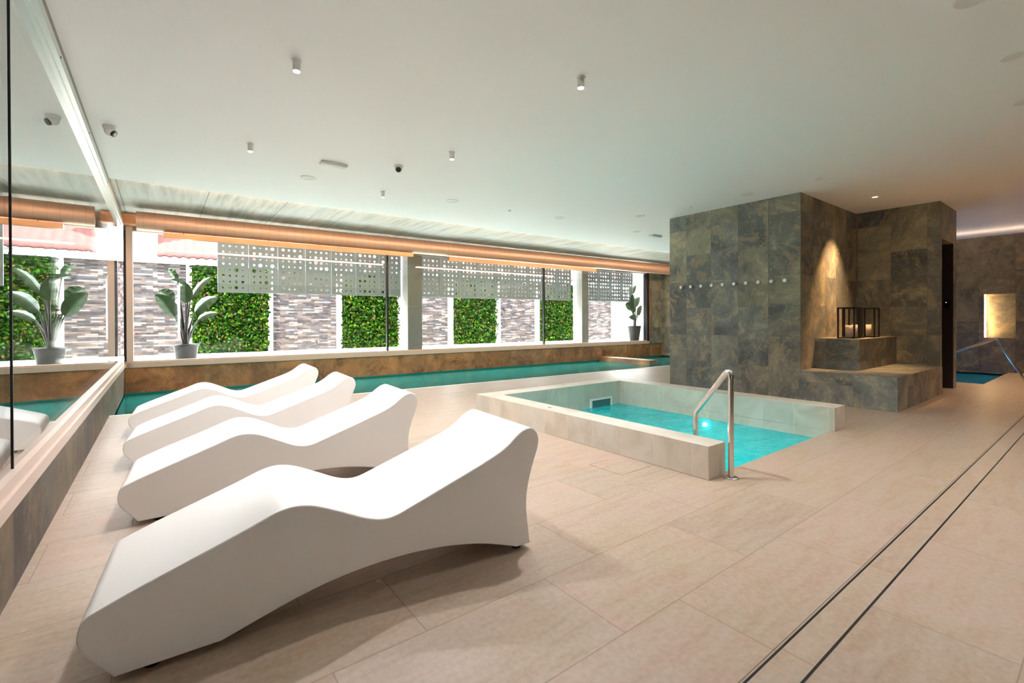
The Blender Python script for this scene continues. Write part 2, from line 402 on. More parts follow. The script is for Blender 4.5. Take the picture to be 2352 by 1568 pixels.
# stone clad core ----------------------------------------------------------------
m = MB(); m.box(7.96, 10.45, 3.06, 5.39, 0, HC)
struct(m.build('wall_core', M['slate']))
m = MB(); m.box(10.45, 10.57, 1.88, 3.06, 0, HC); m.box(10.57, 11.45, 1.88, 3.06, 2.62, HC); m.box(11.45, 11.68, 1.88, 5.39, 0, HC); m.box(10.45, 11.45, 5.2, 5.39, 0, HC)
struct(m.build('wall_passage', M['slate']))
m = MB(); m.box(7.956, 7.964, 3.056, 3.064, .47, HC); struct(m.build('trim_1', M['brown']))
m = MB(); m.box(10.446, 10.454, 1.876, 1.884, 0.47, HC); struct(m.build('trim_2', M['brown']))
m = MB(); m.box(11.438, 11.4495, 1.884, 3.05, .0, 2.618); struct(m.build('jamb_sheet', plain('dark_jamb', srgb(44,36,40), .4)))  # dark sheet over the jamb, the passage's darkness put into its colour
b = empty('tiled_bench', (9.2, 2.45, 0), 'two level slate tiled bench built against the stone core', 'bench')
def at(o, p): 
    o.parent = p; o.matrix_parent_inverse = Matrix.Translation(Vector(p.location)).inverted() if p.rotation_euler.z == 0 else (Matrix.Translation(Vector(p.location)) @ Matrix.Rotation(p.rotation_euler.z, 4, 'Z')).inverted()
    return o
m = MB(); m.box(7.90, 10.449, 1.85, 3.059, 0, .468); at(m.build('lower_bench', M['slate_b']), b)
m = MB(); m.box(8.54, 10.449, 2.46, 3.059, .468, .95); at(m.build('upper_bench', M['slate_b']), b)

# --------------------------------------------------------------- swimming pool
def pool(name, quad, zw, depth, basin_mat, water_mat_, label):
    cx = sum(p[0] for p in quad)/4; cy = sum(p[1] for p in quad)/4
    root = empty(name, (cx, cy, zw), label, 'pool')
    vs = [(p[0],p[1],zw+.03) for p in quad] + [(p[0],p[1],depth) for p in quad]
    bs = mesh_obj('basin', vs, [(4,5,6,7),(0,4,7,3),(3,7,6,2),(2,6,5,1),(1,5,4,0)], basin_mat); at(bs, root)
    ws = mesh_obj('water', [(p[0],p[1],zw) for p in quad], [(0,1,2,3)], water_mat_); at(ws, root)
    return root
sp_ = pool('swimming_pool', [(XL+.0,PY(XL)+.002),(XP,PY(XP)+.002),(XP,FY(XP)-.002),(XL,FY(XL)-.002)], WZ, -1.2, M['teal'], M['water'],
     'long dark teal swimming pool below the window wall')
m = MB(); m.box(12.15, 12.55, 8.95, 11.05, -.6, .0); at(bevel(m.build('divider_wall', M['dado'])), sp_)
m = MB(); m.hexa([(XL,PY(XL)-.0),(12.66,PY(12.66)-.0),(12.66,PY(12.66)+.05),(XL,PY(XL)+.05)], -.16, .004)
tag(m.build('pool_coping', M['white']), 'thin pale coping strip along near edge of the teal pool', 'coping')
m = MB(); m.hexa([(12.66,PY(12.66)),(XP,PY(XP)),(XP,5.0),(12.66,5.0)], t_, 0); struct(m.build('floor_far', M['floor']))

# --------------------------------------------------------------- spa pool
sp = empty('spa_pool', (4.83, 3.6, 0), 'turquoise plunge pool inside a low pale tiled parapet', 'pool')
ZT = .266
m = MB(); m.box(3.40, SX0, 1.957, 5.30, 0, ZT); m.box(SX1, 6.31, 1.957, 5.30, 0, ZT); m.box(SX0, SX1, SY1, 5.30, 0, ZT)
at(bevel(m.build('parapet', M['parapet']), .004), sp)
e = .001
q = [(SX0+e,SY0+e),(SX1-e,SY0+e),(SX1-e,SY1-e),(SX0+e,SY1-e)]
vs = [(p[0],p[1],0) for p in q] + [(p[0],p[1],SZ-.0) for p in q] + [(p[0],p[1],-.95) for p in q]
bs = mesh_obj('basin', vs, [(8,9,10,11)] + [(4+i,8+i,8+(i+1) % 4,4+(i+1) % 4) for i in range(4)], M['turq']); at(bs, sp)
bs = mesh_obj('rim', vs[:8], [(i,4+i,4+(i+1) % 4,(i+1) % 4) for i in range(4)], M['parapet']); at(bs, sp)
ws = mesh_obj('water', [(p[0],p[1],SZ) for p in q], [(0,1,2,3)], M['spawater']); at(ws, sp)
m = MB()
for x0, x1, z0, z1 in ((5.30,5.80,.005,.03),(5.30,5.335,-.16,.005),(5.765,5.80,-.16,.005)): m.box(x0, x1, 4.99, 5.009, z0, z1)
sk = m.build('skimmer_frame', M['white']); at(sk, sp)
m = MB(); m.box(5.335, 5.765, 5.002, 5.0085, -.12, .005); at(m.build('skimmer_mouth', plain('skimmer_shade', srgb(70,110,112), .5)), sp)
m = MB(); m.cyl((SX1-.03, 3.5, -.19), .028, .025, 'x', 24); at(m.build('underwater_lamp', M['poolled']), sp)
for (x, y, nm) in ((3.51, 3.94, 'b'), (4.91, 5.2, 'c'), (6.2, 3.87, 'd')):
    lab = {'b': 'small round push button on the left parapet of the spa', 'c': 'small round push button on the far parapet of the spa', 'd': 'small round push button on the right parapet of the spa'}[nm]
    r = empty('push_button', (x, y, ZT), lab, 'button', 'push buttons on the spa parapet')
    m = MB(); m.cyl((0,0,0), .022, .006); m.build('collar', M['steel'], r)
    m = MB(); m.cyl((0,0,.006), .014, .006); m.build('button_cap', M['white'], r)
for (x, y, lab) in ((3.53, 3.78, 'small flat white label plate on the left parapet of the spa'), (6.195, 3.70, 'small flat white label plate on the right parapet of the spa')):
    m = MB(); m.box(x-.022, x+.022, y-.05, y+.05, ZT, ZT+.004); tag(m.build('label_plate', M['white']), lab, 'label', 'label plates on the spa parapet')

def fillet(pts, r, n=8):
    out = [Vector(pts[0])]
    for i in range(1, len(pts)-1):
        p, a, b = Vector(pts[i]), Vector(pts[i-1]), Vector(pts[i+1])
        ri = r[i-1] if isinstance(r, (list, tuple)) else r
        da = (a-p).normalized(); db = (b-p).normalized()
        s, e_ = p+da*ri, p+db*ri
        for k in range(n+1):
            t = k/n; out.append(s*(1-t)**2 + p*2*t*(1-t) + e_*t*t)
    out.append(Vector(pts[-1])); return out
hr = empty('pool_handrail', (3.60, 1.885, 0), 'polished steel handrail at near corner of the spa pool', 'handrail')
m = MB(); m.tube(fillet([(0,0,.01),(0.0,0.0,.885),(.16,.405,.432),(.16,.405,-.55)], [.11,.03]), .0215, 16); m.build('rail', M['steel'], hr)
m = MB(); m.lathe((0,0,0), [(.0,.012),(.022,.012),(.05,.01),(.056,.004),(.056,0)]); m.build('base_flange', M['steel'], hr)

# --------------------------------------------------------------- far pool on the right
q = [(12.66,1.65),(XR,1.65),(XR,6.4),(12.66,6.4)]
fp = pool('plunge_pool', q, -.08, -.8, M['blue'], M['farwater'], 'glowing blue plunge pool behind the stone wall at far right')
hr2 = empty('pool_handrail', (13.3, 1.1, 0), 'bent steel handrail at the blue pool at far right', 'handrail')
m = MB(); m.tube(fillet([(0,0,.0),(0,.10,.12),(0,.46,.87),(0,1.15,.50),(0,1.25,-.3)], [.05,.06,.1]), .024, 14); m.build('rail', M['steel'], hr2)
m = MB(); m.cyl((0,0,0), .055, .012); m.build('base_flange', M['steel'], hr2)
n_ = empty('wall_niche_light', (XR, 2.05, 1.33), 'bright vertical strip light at the left edge of the wall niche', 'light')
m = MB(); m.box(.02, .06, -.02, 0.008, -.515, .515); m.build('light_strip', M['led'], n_)
m = MB(); m.box(11.422, 11.438, 1.925, 2.0, 1.45, 1.61); cp_ = tag(m.build('control_panel', M['screen']), 'black touch control panel on the dark passage wall', 'panel')
m = MB(); m.cyl((11.419, 1.975, 1.56), .006, .004, 'x', 10); st = m.build('status_light', M['dot'], cp_)

# --------------------------------------------------------------- slot drain, hatch
d = empty('slot_drain', (6, .73, 0), 'long double slot drain running across the tiled floor', 'drain')
for y in (.79, .67):
    m = MB(); m.box(-6.5, 9.8, y-.73-.004, y-.73+.004, -.003, .0015); m.build('slot', M['dark'], d)
m = MB(); m.box(-6.5, 9.8, .6745-.73, .7855-.73, -.002, .001); m.build('cover_tile', M['floor'], d)
m = MB(); m.box(-6.5, 9.8, .79-.73+.012, .79-.73+.014, -.003, .0012); m.build('edge_line', M['brown'], d)
m = MB()
for x0, x1, y0, y1 in ((2.96,3.36,2.455,2.459),(2.96,2.964,2.455,2.81),(2.96,3.2,2.806,2.81)): m.box(x0, x1, y0, y1, -.002, .001)
tag(m.build('access_cover', M['brown']), 'tiled access cover outlined in the floor beside the spa', 'cover')

# --------------------------------------------------------------- loungers
prof_top = [(-.095,.168),(-.097,.193),(-.089,.232),(-.071,.255),(-.045,.2685),(-.005,.286),(.045,.306),(.107,.330),(.192,.361),(.281,.394),(.383,.432),(.452,.460),(.512,.482),(.568,.4905),(.619,.485),(.672,.468),(.731,.441),(.800,.407),(.854,.380),(.909,.360),(.957,.353),(1.006,.358),(1.086,.384),(1.214,.429),(1.384,.489),(1.530,.543),(1.609,.584),(1.676,.634),(1.716,.656),(1.758,.663),(1.793,.645),(1.814,.603),(1.811,.557),(1.788,.495),(1.757,.405),(1.737,.320),(1.731,.233),(1.740,.140),(1.755,.03)]
prof_arch = [(1.666,.030),(1.568,.066),(1.443,.105),(1.324,.131),(1.212,.148),(1.055,.159),(.908,.157),(.773,.146),(.646,.125),(.527,.095),(.417,.063),(.313,.032)]
prof_tip = [(.0,.025),(-.045,.082),(-.082,.132),(-.095,.168)]
def catmull(P, n=4):
    out = []
    for i in range(len(P)-1):
        p0 = P[max(i-1, 0)]; p1 = P[i]; p2 = P[i+1]; p3 = P[min(i+2, len(P)-1)]
        for k in range(n):
            t = k/n
            out.append(tuple(.5*((2*b)+(-a+c)*t+(2*a-5*b+4*c-d_)*t*t+(-a+3*b-3*c+d_)*t**3) for a, b, c, d_ in zip(p0, p1, p2, p3)))
    out.append(P[-1]); return out
prof = catmull(prof_top) + catmull(prof_arch, 3) + catmull(prof_tip, 3)[:-1]
prof = prof[:]   # closed outline
def make_lounger(loc, rz, label):
    root = empty('sun_lounger', loc, label, 'sun lounger', 'wave shaped sun loungers', rz)
    n = len(prof); WD = .66; bv = .006
    vs = []; rings = []
    import mathutils
    def ring(y, inset):
        if inset == 0: return [(s, y, z) for s, z in prof]
        out = []
        for i in range(n):
            a = Vector(prof[i-1]); c = Vector(prof[(i+1) % n]); t = (c-a).normalized(); nn = Vector((t.y, -t.x))
            p = Vector(prof[i]) + nn*inset; out.append((p.x, y, p.y))
        return out
    for y, ins in ((0, bv), (bv*.3, bv*.3), (bv, 0), (WD-bv, 0), (WD-bv*.3, bv*.3), (WD, bv)): rings.append(ring(y, ins))
    for r in rings: vs += r
    fs = []; sm = []
    for k in range(5):
        for i in range(n):
            fs.append((k*n+i, k*n+(i+1) % n, (k+1)*n+(i+1) % n, (k+1)*n+i)); sm.append(True)
    fs.append(tuple(range(n-1, -1, -1))); fs.append(tuple(range(5*n, 6*n))); sm += [False, False]
    sh = mesh_obj('shell', vs, fs, M['lounger'], root); sh.data.polygons.foreach_set('use_smooth', sm)
    ang = sh.data.attributes.new('sharp_edge', 'BOOLEAN', 'EDGE')
    corner = set()
    for i in range(n):
        a = Vector(prof[i])-Vector(prof[i-1]); c = Vector(prof[(i+1) % n])-Vector(prof[i])
        if a.length > 1e-6 and c.length > 1e-6 and a.angle(c) > math.radians(28): corner.add(i)
    for e_ in sh.data.edges:
        a, c = e_.vertices
        if a % n == c % n and (a % n) in corner: ang.data[e_.index].value = True
    for (x, y) in ((.10,.06),(.10,.60),(1.70,.06),(1.70,.60)):
        m = MB(); m.cyl((x, y, 0), .026, .034, 'z', 16); m.build('foot', M['rubber'], root)
    return root
for loc, a, lab in (((-.135,2.102,0), -4.19, 'white wave shaped sun lounger in the foreground, nearest of the row'),
                    ((-.117,3.654,0), -3.9, 'white wave shaped sun lounger directly behind the foreground one'),
                    ((-.163,5.057,0), -4.2, 'white wave shaped sun lounger, third from the front of the row'),
                    ((-.184,6.405,0), -3.0, 'white wave shaped sun lounger nearest the teal swimming pool')):
    make_lounger(loc, math.radians(a), lab)

# --------------------------------------------------------------- duct, light strips
dr = empty('ventilation_duct', (7, FY(7)-.92, 3.06), 'long round ventilation duct above the windows, toned copper as in warm light', 'duct')
m = MB(); A0 = Vector(W(-.33,-.92,3.06))-dr.location; A1 = Vector(W(15.05,-.92,3.09))-dr.location
N = 60; m.tube([A0.lerp(A1, i/N) for i in range(N+1)], .172, 32); m.build('duct_body', M['duct'], dr)
for k in range(1, 5):
    m = MB(); p = A0.lerp(A1, k/5); dx = Vector((.03, -.0012, 0)); m.tube([p-dx, p+dx], .177, 32)
    m.build('duct_collar', M['duct'], dr)
for x0, x1, lab in ((.05, 4.86, 'copper linear light housing under the left part of the duct'), (5.82, 11.0, 'copper linear light housing under the right part of the duct')):
    r = empty('linear_light', (0,0,0), lab, 'light', 'copper light housings under the duct'); r.location = W((x0+x1)/2, -1.0, 2.82)
    m = MB(); wbox(m, x0, x1, -1.05, -.95, 2.785, 2.875, 2.80, 2.89); at(m.build('housing', M['copper2']), r)
    m = MB(); wbox(m, x0+.02, x1-.02, -.948, -.94, 2.81, 2.825, 2.825, 2.84); at(m.build('light_strip', M['ledw']), r)
    for k in range(4):
        m = MB(); x = x0+.3+(x1-x0-.6)*k/3; wbox(m, x-.008, x+.008, -1.01, -.99, 2.87, 2.90)
        at(m.build('hanger', M['dark']), r)

# --------------------------------------------------------------- ceiling fixtures
def spotlight(x, y, lab, energy=0):
    r = empty('ceiling_spotlight', (x, y, HC), lab, 'spotlight', 'white cylinder spotlights on the ceiling')
    m = MB(); m.cyl((0,0,-.012), .036, .012); m.build('mount', M['white'], r)
    m = MB(); m.cyl((0,0,-.085), .028, .073); m.build('housing', M['white'], r)
    m = MB(); m.cyl((0,0,-.089), .024, .004); m.build('lamp_face', M['lamp'], r)
    return r
for x, y, lab in ((.837,3.812,'cylinder spotlight above the foreground lounger, nearest on the left'),
                  (2.755,2.695,'cylinder spotlight nearest the camera over the open floor'),
                  (.812,5.908,'cylinder spotlight farthest left near the ceiling edge'),
                  (2.747,4.789,'cylinder spotlight right of the middle dome camera'),
                  (2.73,6.884,'cylinder spotlight closest to the concrete soffit'),
                  (2.76,.60,'cylinder spotlight out of view, added to the grid at the right of the viewer')):  # fixture out of view, added for light on the foreground
    spotlight(x, y, lab)
def dome(x, y, aim, lab):
    r = empty('security_camera', (x, y, HC), lab, 'security camera', 'white dome cameras on the ceiling')
    m = MB(); m.lathe((0,0,0), [(.0,-.035),(.05,-.035),(.058,-.02),(.06,0)]); m.build('base', M['white'], r)
    m = MB(); m.lathe((0,0,-.045), [(.048*math.sin(a), -.048*math.cos(a)) for a in [k*PI/12 for k in range(0, 10)]]); m.build('dome', M['white'], r)
    d = Vector(aim).normalized(); p = Vector((0,0,-.05))
    m = MB(); m.tube([p+d*.02, p+d*.052], .032, 20); m.build('lens_ring', M['lensring'], r)
    m = MB(); m.tube([p+d*.05, p+d*.055], .02, 20); m.build('lens', M['lens'], r)
dome(-.40, 6.236, (.75,-.35,-.5), 'white dome camera beside the glass wall, facing into the room')
dome(2.435, 5.611, (-.38,-.85,-.36), 'white dome camera in mid ceiling with its dark lens facing the viewer')
for x, y, L, lab in ((1.75, 6.02, .32, 'white rectangular emergency light on the ceiling left of the dome camera'), (9.25, 6.65, .36, 'white rectangular emergency light near the stone core')):
    r = empty('emergency_light', (x, y, HC), lab, 'light', 'rectangular emergency lights')
    m = MB(); m.box(-L/2, L/2, -.06, .06, -.035, 0); bevel(m.build('body', M['white'], r), .01)
    m = MB(); m.box(-L/2+.02, L/2-.02, -.045, .045, -.038, -.035); m.build('diffuser', M['grille'], r)
disc = [(1.641,6.827,.10,'round ceiling speaker closest to the left end of the concrete soffit'),(3.867,6.721,.10,'round ceiling speaker right of the last spotlight'),
        (6.161,6.608,.10,'round ceiling speaker halfway along the concrete soffit'),(7.299,5.589,.09,'round ceiling speaker left of the stone core top corner'),
        (8.523,6.622,.09,'round ceiling speaker beside the far emergency light'),(7.416,3.612,.10,'round ceiling speaker in front of the stone core'),
        (5.161,.522,.07,'round recessed fitting at upper right of the ceiling'),(4.033,.58,.09,'round recessed fitting cut by the top edge of the view'),(6.33,.565,.07,'round recessed fitting cut by the right edge of the view')]
for x, y, r_, lab in disc:
    r = empty('ceiling_speaker', (x, y, HC), lab, 'ceiling fitting', 'round flush ceiling fittings')
    m = MB(); m.lathe((0,0,0), [(r_-.012,-.003),(r_-.006,-.008),(r_,0)]); m.build('ring', M['white'], r)
    m = MB(); m.cyl((0,0,-.004), r_-.012, .004, 'z', 32); m.build('grille', M['grille'], r)
for x, y, lab in ((7.414,2.607,'unlit recessed downlight in front of the bench alcove'),(9.249,2.454,'lit recessed downlight above the tiled bench')):
    r = empty('downlight', (x, y, HC), lab, 'light')
    m = MB(); m.lathe((0,0,0), [(.036,-.002),(.045,-.007),(.055,0)]); m.build('ring', M['white'], r)
    m = MB(); m.cyl((0,0,-.003), .036, .003); m.build('lamp_face', M['lamp'] if x > 9 else M['grille'], r)
for x, y, lab in ((5.02,6.7,'tiny sprinkler head between two ceiling speakers'),(7.40,4.60,'tiny sprinkler head near the stone core')):
    m = MB(); m.cyl((x, y, HC-.02), .02, .02, 'z', 12, .03); tag(m.build('sprinkler_head', M['white']), lab, 'sprinkler', 'sprinkler heads')

# --------------------------------------------------------------- wall hooks
hookn = ['first towel hook from the left end of the row','second towel hook from the left end of the row','third towel hook from the left end of the row','fourth towel hook from the left end of the row','fifth towel hook from the left end of the row','fifth towel hook from the right end of the row','fourth towel hook from the right end of the row','third towel hook from the right end of the row','second towel hook from the right end of the row','last towel hook at the right end of the row']
for k, lab in enumerate(hookn):
    r = empty('towel_hook', (7.96, 5.126 - .2055*k, 1.88), lab, 'hook', 'towel hooks on the stone core')
    m = MB(); m.tube([(0,0,0),(-.004,0,0)], .02, 16); m.build('base_plate', M['steel'], r)
    m = MB(); m.tube([(-.004,0,0),(-.02,0,0),(-.035,0,.0),(-.043,0,0)], .0, 16, radii=[.012,.014,.034,.028]); m.build('peg', M['gloss'], r)

# --------------------------------------------------------------- lanterns and candles
def lantern(x, y, s, h, lab):
    r = empty('candle_lantern', (x, y, .95), lab, 'lantern', 'black candle lanterns on the bench'); p = .011
    m = MB()
    for sx in (-1, 1):
        for sy in (-1, 1): m.box(sx*s/2-p, sx*s/2+p, sy*s/2-p, sy*s/2+p, 0, h)
    m.build('posts', M['black'], r)
    m = MB()
    for z0 in (h-.02,):
        m.box(-s/2-p, s/2+p, -s/2-p, -s/2+p, z0, h); m.box(-s/2-p, s/2+p, s/2-p, s/2+p, z0, h); m.box(-s/2-p, -s/2+p, -s/2, s/2, z0, h); m.box(s/2-p, s/2+p, -s/2, s/2, z0, h)
    m.build('top_frame', M['black'], r)
    m = MB(); m.box(-s/2-p, s/2+p, -s/2-p, s/2+p, 0, .02); m.build('base', M['black'], r)
def candle(x, y, rr, h, lab):
    r = empty('candle', (x, y, .97), lab, 'candle', 'pale pillar candles')
    m = MB(); m.lathe((0,0,0), [(0,0),(rr,0),(rr,h-.006),(rr-.006,h),(rr-.02,h-.004),(0,h-.006)]); m.build('wax', M['candle'], r)
    m = MB(); m.cyl((0,0,h-.006), .002, .016, 'z', 8); m.build('wick', M['black'], r)
lantern(8.86, 2.70, .22, .50, 'black framed lantern nearest the alcove corner of the bench')
lantern(9.24, 2.73, .22, .50, 'black framed middle lantern on the tiled bench')
lantern(9.66, 2.66, .24, .50, 'black framed lantern farthest right on the tiled bench')
candle(8.86, 2.70, .044, .19, 'pale pillar candle inside the left lantern')
candle(9.24, 2.73, .042, .20, 'pale pillar candle inside the middle lantern')
candle(9.66, 2.66, .046, .20, 'pale pillar candle inside the right lantern')

# --------------------------------------------------------------- courtyard outside
m = MB(); wbox(m, -8, 24, .3, 9, .1, .43); struct(m.build('ground_terrace', M['ground']))
cw = MB(); wbox(cw, -8, 19, 3.06, 3.36, .43, 2.87)
for a, b_ in ((.53,.65),(2.39,2.52),(4.24,4.40),(6.15,6.42),(7.98,8.18),(9.94,10.16),(11.80,12.02),(13.80,14.10)): wbox(cw, a, b_, 2.96, 3.06, .43, 2.72)
wbox(cw, -8, 19, 2.93, 3.06, 2.72, 2.87)
struct(cw.build('wall_courtyard', M['white']))
stones = [(-3.0,.53,'leftmost ledgestone cladding behind the potted plant at the glass corner'),(2.52,4.24,'ledgestone cladding between the first and second green walls'),
          (6.42,7.98,'ledgestone cladding right of the first dark post'),(10.16,11.80,'ledgestone cladding between the two right hand green walls'),(14.10,16.1,'rightmost ledgestone cladding, beyond the second dark post')]
for a, b_, lab in stones:
    m = MB(); wbox(m, a, b_, 2.99, 3.058, .43, 2.72); tag(m.build('stone_cladding', M['stone']), lab, 'cladding', 'ledgestone panels on the courtyard wall')
def green_wall(a, b_, lab, n):
    r = empty('green_wall', W((a+b_)/2, 3.0, .43), lab, 'green wall', 'planted green walls in the courtyard')
    m = MB(); wbox(m, a, b_, 3.0, 3.06, .43, 2.70); at(m.build('planting_board', M['green_back']), r)
    vs = []; fs = []; rnd = random.Random(int(a*100))
    for i in range(n):
        x = rnd.uniform(a+.01, b_-.01); z = rnd.uniform(.45, 2.68); off = 3.0-.17*rnd.random()**1.5-.01
        L = rnd.uniform(.05, .14); wd = L*rnd.uniform(.16, .34)
        th = rnd.uniform(0, 2*PI); tilt = rnd.uniform(-.9, .9)
        d = Vector((math.cos(th)*math.cos(tilt), -abs(math.sin(tilt)), math.sin(th)*math.cos(tilt)))
        s = d.cross(Vector((rnd.uniform(-.5,.5), -1, rnd.uniform(-.5,.5)))).normalized()
        c = Vector(W(x, off, z)); up = d.cross(s)*(L*.12)
        k = len(vs); vs += [c, c+d*L*.45+s*wd+up, c+d*L, c+d*L*.45-s*wd+up]; fs += [(k,k+1,k+2),(k,k+2,k+3)]
    f = mesh_obj('foliage', vs, fs, M['leaves']); at(f, r); f['kind'] = 'stuff'
green_wall(.65, 2.39, 'leafy green wall panel beside the left potted plant', 7000)
green_wall(4.40, 6.15, 'leafy green wall panel left of the first dark post', 6500)
green_wall(8.18, 9.94, 'leafy green wall panel midway between the two posts', 5500)
green_wall(12.02, 13.8, 'leafy green wall panel just left of the second dark post', 4500)
# tiled roof
vs = []; fs = []; nx = 520; ny = 12; x0, x1 = -.05, 19.0
for j in range(ny+1):
    for i in range(nx+1):
        x = x0+(x1-x0)*i/nx; o_ = 2.72+.22*j*1.0; z = 2.88+.15*j + .035*abs(math.sin(PI*x/.19)); vs.append(W(x, o_, z))
for j in range(ny):
    for i in range(nx): a = j*(nx+1)+i; fs.append((a, a+1, a+nx+2, a+nx+1))
rf = mesh_obj('tiled_roof', vs, fs, M['roof'], smooth=True); sd = rf.modifiers.new('s', 'SOLIDIFY'); sd.thickness = .05
tag(rf, 'low pink clay tiled roof behind the courtyard wall', 'roof')
m = MB(); wbox(m, -6, -.05, 3.2, 6, 2.9, 4.2); tag(m.build('annex_block', M['white']), 'plain white building block left of the tiled roof', 'building')
m = MB(); wbox(m, 16.1, 19, 1.5, 2.92, .43, 2.9); struct(m.build('wall_courtyard_end', M['white']))
# posts
for x0, x1, lab in ((5.25, 5.66, 'dark grey concrete post outside the middle window pane'), (11.56, 11.86, 'dark grey concrete post near the right end of the windows')):
    m = MB(); wbox(m, x0, x1, .16, .60, .43, 3.35); tag(m.build('concrete_post', M['post']), lab, 'post', 'posts outside the windows')
# canopy carrying the screens
for a, b_, nm in ((1.0, 5.2, 'left'), (5.76, 11.40, 'middle'), (12.0, 14.6, 'right')):
    m = MB(); wbox(m, a, b_, .44, .56, 3.12, 3.24); tag(m.build('screen_beam', M['panel']), 'metal beam carrying the '+nm+' group of perforated screens outside', 'beam')
# perforated panels
def perf_panel(xa, xb, z0, z1, seed, lab):
    r = empty('perforated_screen', W((xa+xb)/2, .5, z0), lab, 'screen', 'perforated metal screens hanging outside the windows')
    rnd = random.Random(seed); w = .045; g = .006
    m = MB()
    wbox(m, xa+g, xb-g, .485, .525, z0, z0+.045); wbox(m, xa+g, xb-g, .485, .525, z1-.045, z1)
    wbox(m, xa+g, xa+g+w, .485, .525, z0+.045, z1-.045); wbox(m, xb-g-w, xb-g, .485, .525, z0+.045, z1-.045)
    at(m.build('frame', M['panel']), r)
    X0, X1, Z0, Z1 = xa+g+w, xb-g-w, z0+.045, z1-.045; nx, nz = 4, 8; n = 12
    vs = []; fs = []
    cx, cz = (X1-X0)/nx, (Z1-Z0)/nz
    for i in range(nx):
        for j in range(nz):
            ox, oz = X0+cx*(i+.5), Z0+cz*(j+.5)
            hole = rnd.choice([.014,.02,.026,.03,.034,.042,.018,.024]); k = len(vs)
            sq = []; ci = []
            for q_ in range(n):
                a = 2*PI*(q_+.5)/n; c, s = math.cos(a), math.sin(a); mx = max(abs(c), abs(s))
                sq.append((ox+c/mx*cx/2, oz+s/mx*cz/2)); ci.append((ox+c*hole, oz+s*hole))
            # square corners
            for o_ in (.500, .506):
                for p in sq: vs.append(W(p[0], o_, p[1]))
                for p in ci: vs.append(W(p[0], o_, p[1]))
                for p in ((1,1),(-1,1),(-1,-1),(1,-1)): vs.append(W(ox+p[0]*cx/2, o_, oz+p[1]*cz/2))
            st_ = 2*n+4
            for l_ in (0, 1):
                b0 = k+l_*st_
                for q_ in range(n):
                    f = (b0+q_, b0+(q_+1) % n, b0+n+(q_+1) % n, b0+n+q_); fs.append(f if l_ else f[::-1])
                for ci_, (qa, qb) in enumerate(((1,1),(4,4),(7,7),(10,10))):
                    # corner triangle between the two perimeter points around each 45 degree direction
                    q0 = (qa) % n; 
                    f = (b0+q0, b0+2*n+ci_, b0+(q0+1) % n)
                    fs.append(f)
            for q_ in range(n): fs.append((k+n+q_, k+n+(q_+1) % n, k+st_+n+(q_+1) % n, k+st_+n+q_))
    at(mesh_obj('perforated_sheet', vs, fs, M['panel']), r)
groups = [(1.0, 5.20, 7, 'left'), (5.78, 11.36, 9, 'middle'), (12.10, 14.55, 4, 'right')]
words = ['first','second','third','fourth','fifth','sixth','seventh','eighth','ninth']
sd_ = 0
for ga, gb, n, nm in groups:
    for i in range(n):
        a = ga+(gb-ga)*i/n; b_ = ga+(gb-ga)*(i+1)/n; sd_ += 1
        zz = 1.905+.065*(a-1)/13.5
        perf_panel(a, b_, zz, zz+1.14, sd_, words[i]+' perforated screen from the left in the '+nm+' group outside')
# floor lamps / little bollards at wall foot
for x, lab in ((3.6,'small dark garden spike at the foot of the second stone panel'),(10.9,'small dark garden spike at the foot of the fourth stone panel')):
    m = MB(); p = W(x, 2.7, .43); m.cyl(p, .02, .22, 'z', 10); m.cyl((p[0],p[1],p[2]+.22), .035, .05, 'z', 12); tag(m.build('garden_light', M['dark']), lab, 'garden light', 'small garden lights')

# --------------------------------------------------------------- potted plants
def leaf(m, base, tip, w, sag=.08, side=None, split=0):
    base = Vector(base); tip = Vector(tip); ax = tip-base; L = ax.length; d = ax.normalized()
    s = Vector(side).normalized() if side else d.cross(Vector((0,-1,.15))).normalized()
    s = (s-d*s.dot(d)).normalized(); nrm = d.cross(s).normalized()
    nl, nw = 14, 4; vs = []
    for i in range(nl+1):
        t = i/nl; ww = w*math.sin(PI*min(1, t**.75*1.0))**.62 if 0 < t < 1 else 0.001
        c = base+ax*t+Vector((0,0,sag*math.sin(PI*t)))
        for j in range(-nw, nw+1):
            u = j/nw; vs.append(c+s*(u*ww)+nrm*(abs(u)*ww*.35)+nrm*(.012*math.sin(t*26+u)*abs(u)))
    k = 2*nw+1
    fs = [(i*k+j, i*k+j+1, (i+1)*k+j+1, (i+1)*k+j) for i in range(nl) for j in range(2*nw)]
    m.add(vs, fs, True)
def potted(loc, rt, rb, h, leaves, lab, stem_h):
    r = empty('potted_plant', loc, lab, 'potted plant'); wall = .02
    m = MB(); m.lathe((0,0,0), [(0,0),(rb,0),(rt,h-.04),(rt+.015,h-.04),(rt+.015,h),(rt-wall,h),(rt-wall-.01,h-.05)]); m.build('pot', M['pot'], r)
    m = MB(); m.cyl((0,0,h-.07), rt-wall-.005, .03, 'z', 28); m.build('soil', M['soil'], r)
    for (b_, tp, w, sag, sd0) in leaves:
        s0 = (b_[0]*.12+random.uniform(-.03,.03), b_[1]*.12+random.uniform(-.03,.03), h-.05)
        lf = MB(); leaf(lf, b_, tp, w, sag, sd0); lf.build('leaf', M['plant'], r)
        mid = (s0[0]*.6+b_[0]*.35, s0[1]*.6+b_[1]*.35, h+(b_[2]-h)*.5)
        pts = []
        for i in range(11):
            t = i/10; pts.append(Vector(s0)*(1-t)**2+Vector(mid)*2*t*(1-t)+Vector(b_)*t*t)
        sm = MB(); sm.tube(pts, .015, 8, radii=[.036-.023*i/10 for i in range(11)]); sm.build('stem', M['stem'], r)
    return r
